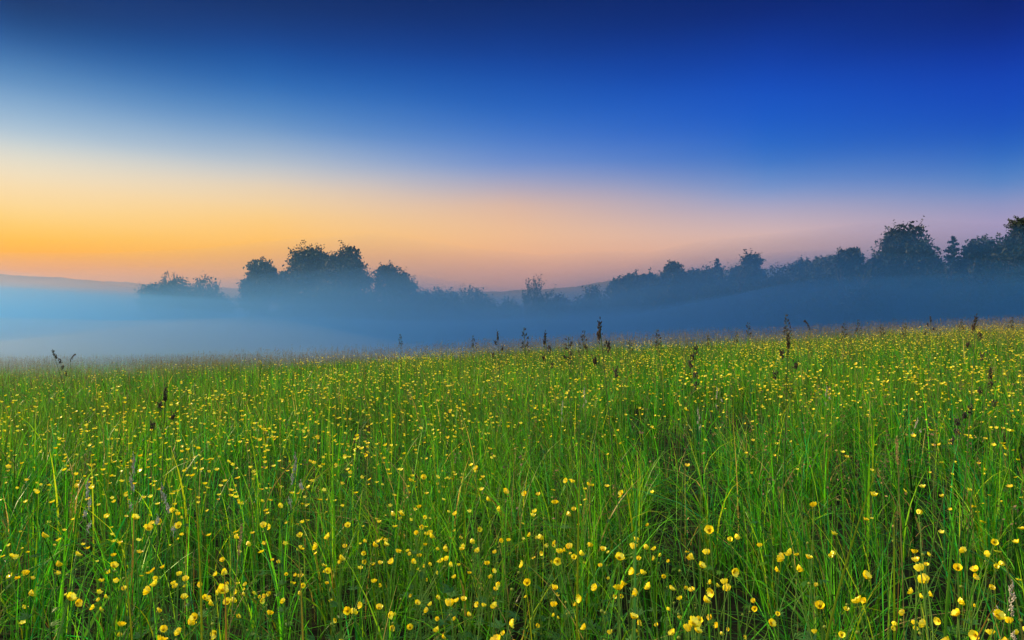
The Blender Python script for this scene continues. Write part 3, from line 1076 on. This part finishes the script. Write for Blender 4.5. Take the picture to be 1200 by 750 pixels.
DARK, STEMG = (.050, .038, .032), (.07, .12, .035)
GREY, TAN = (.48, .45, .40), (.50, .34, .18)
GPROTO = {
    'panicle': [seed_grass_proto('panicle', 21, DARK, STEMG), seed_grass_proto('panicle', 22, (.05, .042, .04), STEMG)],
    'spike': [seed_grass_proto('spike', 31, (.05, .045, .04), STEMG)],
    'oat': [seed_grass_proto('oat', 41, (.06, .05, .045), STEMG)],
    'droop': [seed_grass_proto('droop', 51, (.06, .045, .04), STEMG)],
    'greyp': [seed_grass_proto('panicle', 61, GREY, (.12, .20, .06))],
    'tanp': [seed_grass_proto('spike', 71, TAN, (.24, .22, .08))],
}
used = set()
def seed_grass(kind, x, y, Y, label, group=None, rz=0, tilt=0, cat='seed grass'):
    """top of the head lies on pixel (x, y) at distance Y"""
    P = GPROTO[kind]
    p = P[int(abs(x)) % len(P)]
    X = (x - 600) / F * Y
    gz = float(ground(X, Y))
    H = CAMZ + (385 - y) / F * Y - gz
    if p.name in used:
        o = dup(p, (0, 0, 0), 0, 1)
    else:
        o = p
        used.add(p.name)
    if tilt == 0:
        tilt = .13 * math.sin(x * 1.7 + y)
    o.location = (X - math.sin(tilt) * H * math.cos(rz), Y - math.sin(tilt) * H * math.sin(rz), gz)
    o.rotation_euler = (0, tilt, rz)
    k = {'greyp': .62, 'oat': .95, 'panicle': 1.15}.get(kind, .8)
    o.scale = (k, k, H)
    return tag(o, label, cat, group)

seed_grass('panicle', 706, 376, 1.95, 'tallest dark seed head rising over the meadow edge into the blue mist', rz=.4)
seed_grass('panicle', 930, 391, 2.3, 'dark leaning seed head in front of the blue mist, well right of the tallest', rz=2.8, tilt=-.06)
seed_grass('panicle', 1152, 368, 2.6, 'dark clustered seed head near the right edge, top touching the mist', rz=.2)
seed_grass('oat', 934, 368, 3.6, 'thin seed head just above the dark leaning one', tilt=.03)
seed_grass('droop', 945, 385, 3.4, 'short dark nodding seed head right of the thin upright one', rz=3.1)
seed_grass('oat', 628, 384, 3.2, 'loose dark seed head at the left of the cluster before the middle mist')
seed_grass('panicle', 648, 391, 3.0, 'branched dark seed head in the middle of the cluster before the mist', rz=1)
seed_grass('oat', 660, 394, 2.9, 'open dark seed head at the right of the cluster before the mist', rz=2)
seed_grass('oat', 676, 387, 3.4, 'small dark seed head between the cluster and the tallest seed head', rz=4)
seed_grass('panicle', 588, 389, 4.4, 'small lone dark seed head left of the cluster before the mist', rz=3)
seed_grass('panicle', 797, 404, 2.4, 'dark upright seed head standing in the flowers right of the tallest', rz=1.5)
seed_grass('oat', 782, 386, 3.8, 'tiny dark head against the mist right of the tallest seed head')
seed_grass('panicle', 81, 408, 4.2, 'lone dark seed head over the pale misty field at the left', rz=.5)
seed_grass('droop', 88, 422, 4.4, 'small nodding seed head beside the lone one at the left', rz=.4)
seed_grass('panicle', 208, 452, 2.3, 'dark leaning seed head with two clumps in the left meadow', rz=3.3, tilt=-.10)
seed_grass('greyp', 347, 532, 1.75, 'pale pinkish grey seed head standing alone in the left grass', rz=1)
seed_grass('greyp', 148, 532, 1.7, 'grey fuzzy seed head in the left grass beside yellow flowers', rz=2)
seed_grass('greyp', 186, 572, 1.6, 'grey white seed head sunk among buttercups at the left', rz=4)
seed_grass('greyp', 112, 556, 1.75, 'grey seed head bent sideways in the left grass', rz=5, tilt=-.22)
seed_grass('tanp', 1056, 509, 1.75, 'tan ripe seed head in the right grass', rz=1)
seed_grass('panicle', 1097, 470, 2.1, 'dark seed head half hidden in the right meadow flowers', rz=2)
seed_grass('greyp', 1164, 678, 1.25, 'pale green grey seed head low in the right corner grass', rz=2)
seed_grass('panicle', 1142, 430, 2.5, 'dark seed head with side clumps below the clustered one at right', rz=5)
seed_grass('tanp', 288, 610, 1.5, 'pinkish tan ripe seed head in the left foreground grass', rz=1, tilt=.15)
for x, y, Y, k in [(878, 377, 5.2, 'oat'), (991, 378, 5.0, 'oat'), (1012, 374, 5.4, 'oat'), (1035, 380, 6.0, 'oat'), (1052, 377, 5.2, 'oat'), (1090, 371, 5.8, 'panicle'),
                   (1122, 374, 6.2, 'oat'), (1178, 370, 5.5, 'oat'), (560, 392, 5.8, 'oat'), (462, 391, 6.2, 'oat'), 
                   (740, 398, 5.5, 'oat'), (836, 392, 5.8, 'oat'), (858, 388, 6.2, 'oat')]:
    seed_grass(k, x, y, Y, 'thin dark grass head on the meadow skyline against the mist', 'thin grass heads along the meadow skyline', rz=x)
for x, y, Y in [(655, 470, 2.4), (842, 452, 2.4), (1080, 490, 2.2), (968, 452, 2.6), (690, 455, 2.5), (821, 480, 2.2)]:
    seed_grass('greyp', x, y, Y * 1.6, 'dull seed head dotted among the flowers of the middle and right meadow', 'dull seed heads among the middle flowers', rz=x)

def big_blade(x0, y0, x1, y1, Y, w, col, label, mat, bend=.15):
    """a single wide blade from its foot's direction (x0,y0) to its tip pixel (x1,y1)"""
    X0 = (x0 - 600) / F * Y
    X1, Z1 = (x1 - 600) / F * Y, CAMZ + (385 - y1) / F * Y
    gz = float(ground(X0, Y))
    n = 14
    t = np.linspace(0, 1, n)
    cx = (X1 - X0) * (t ** (1 + bend * 2))
    cz = (Z1 - gz) * (1 - (1 - t) ** (1 + bend * 2))
    cy = .04 * np.sin(t * 3)
    hw = w * .5 * np.clip(1.0 - t ** 2.4, .02, 1) * (.6 + .4 * np.minimum(1, 3 * t))
    bag = Bag()
    T = np.stack([np.gradient(cx), np.gradient(cy), np.gradient(cz)], -1)
    T /= np.linalg.norm(T, axis=1)[:, None]
    side = np.cross(T, np.array([.25, 1, .15]))
    side /= np.linalg.norm(side, axis=1)[:, None]
    P = np.stack([cx, cy, cz], -1)
    fold = np.array([0, .3, 0]) * hw[:, None]
    V = np.stack([P - side * hw[:, None], P + fold, P + side * hw[:, None]], 1).reshape(-1, 3)
    Q = [(i * 3 + j, i * 3 + j + 1, i * 3 + j + 4, i * 3 + j + 3) for i in range(n - 1) for j in (0, 1)]
    bag.add(V, Q, None, np.array(col))
    o = link('grass_blade', bag.mesh('grass_blade', mat, True), None, (X0, Y, gz))
    return tag(o, label, 'grass blade')
YG, TEAL, ORG = (.26, .30, .02), (.03, .22, .11), (.42, .22, .05)
big_blade(232, 700, 226, 548, 1.5, .008, YG, 'wide yellow green blade standing upright in the left grass', M_GRASS, .05)
big_blade(154, 760, 143, 640, 1.35, .009, YG, 'yellow green blade in the lower left, between two buttercups', M_GRASS, .05)
big_blade(252, 790, 262, 655, 1.3, .009, ORG, 'brown orange dry blade standing in the lower left grass', M_DRY, .04)
big_blade(352, 800, 350, 645, 1.35, .008, (.36, .28, .04), 'ochre blade right of the brown orange one', M_DRY, .04)
big_blade(1080, 790, 1172, 703, 1.2, .008, ORG, 'long dry orange blade slanting up to the right in the bottom corner', M_DRY, .12)
big_blade(925, 690, 1042, 512, 1.6, .007, (.20, .28, .02), 'long bright green stalk slanting across the right grass', M_GRASS, .02)
big_blade(1108, 760, 1128, 560, 1.5, .008, (.12, .30, .03), 'tall bright green blade right of the slanting stalk', M_GRASS, .04)
big_blade(1068, 680, 1065, 720, 1.3, .006, TEAL, 'short teal blade low in the right grass', M_GRASS, .1)
big_blade(745, 690, 748, 555, 1.55, .008, (.10, .32, .08), 'curling light green blade in the middle grass', M_GRASS, .05)
big_blade(675, 620, 681, 510, 1.8, .007, YG, 'yellow green blade upright in the middle grass', M_GRASS, .03)
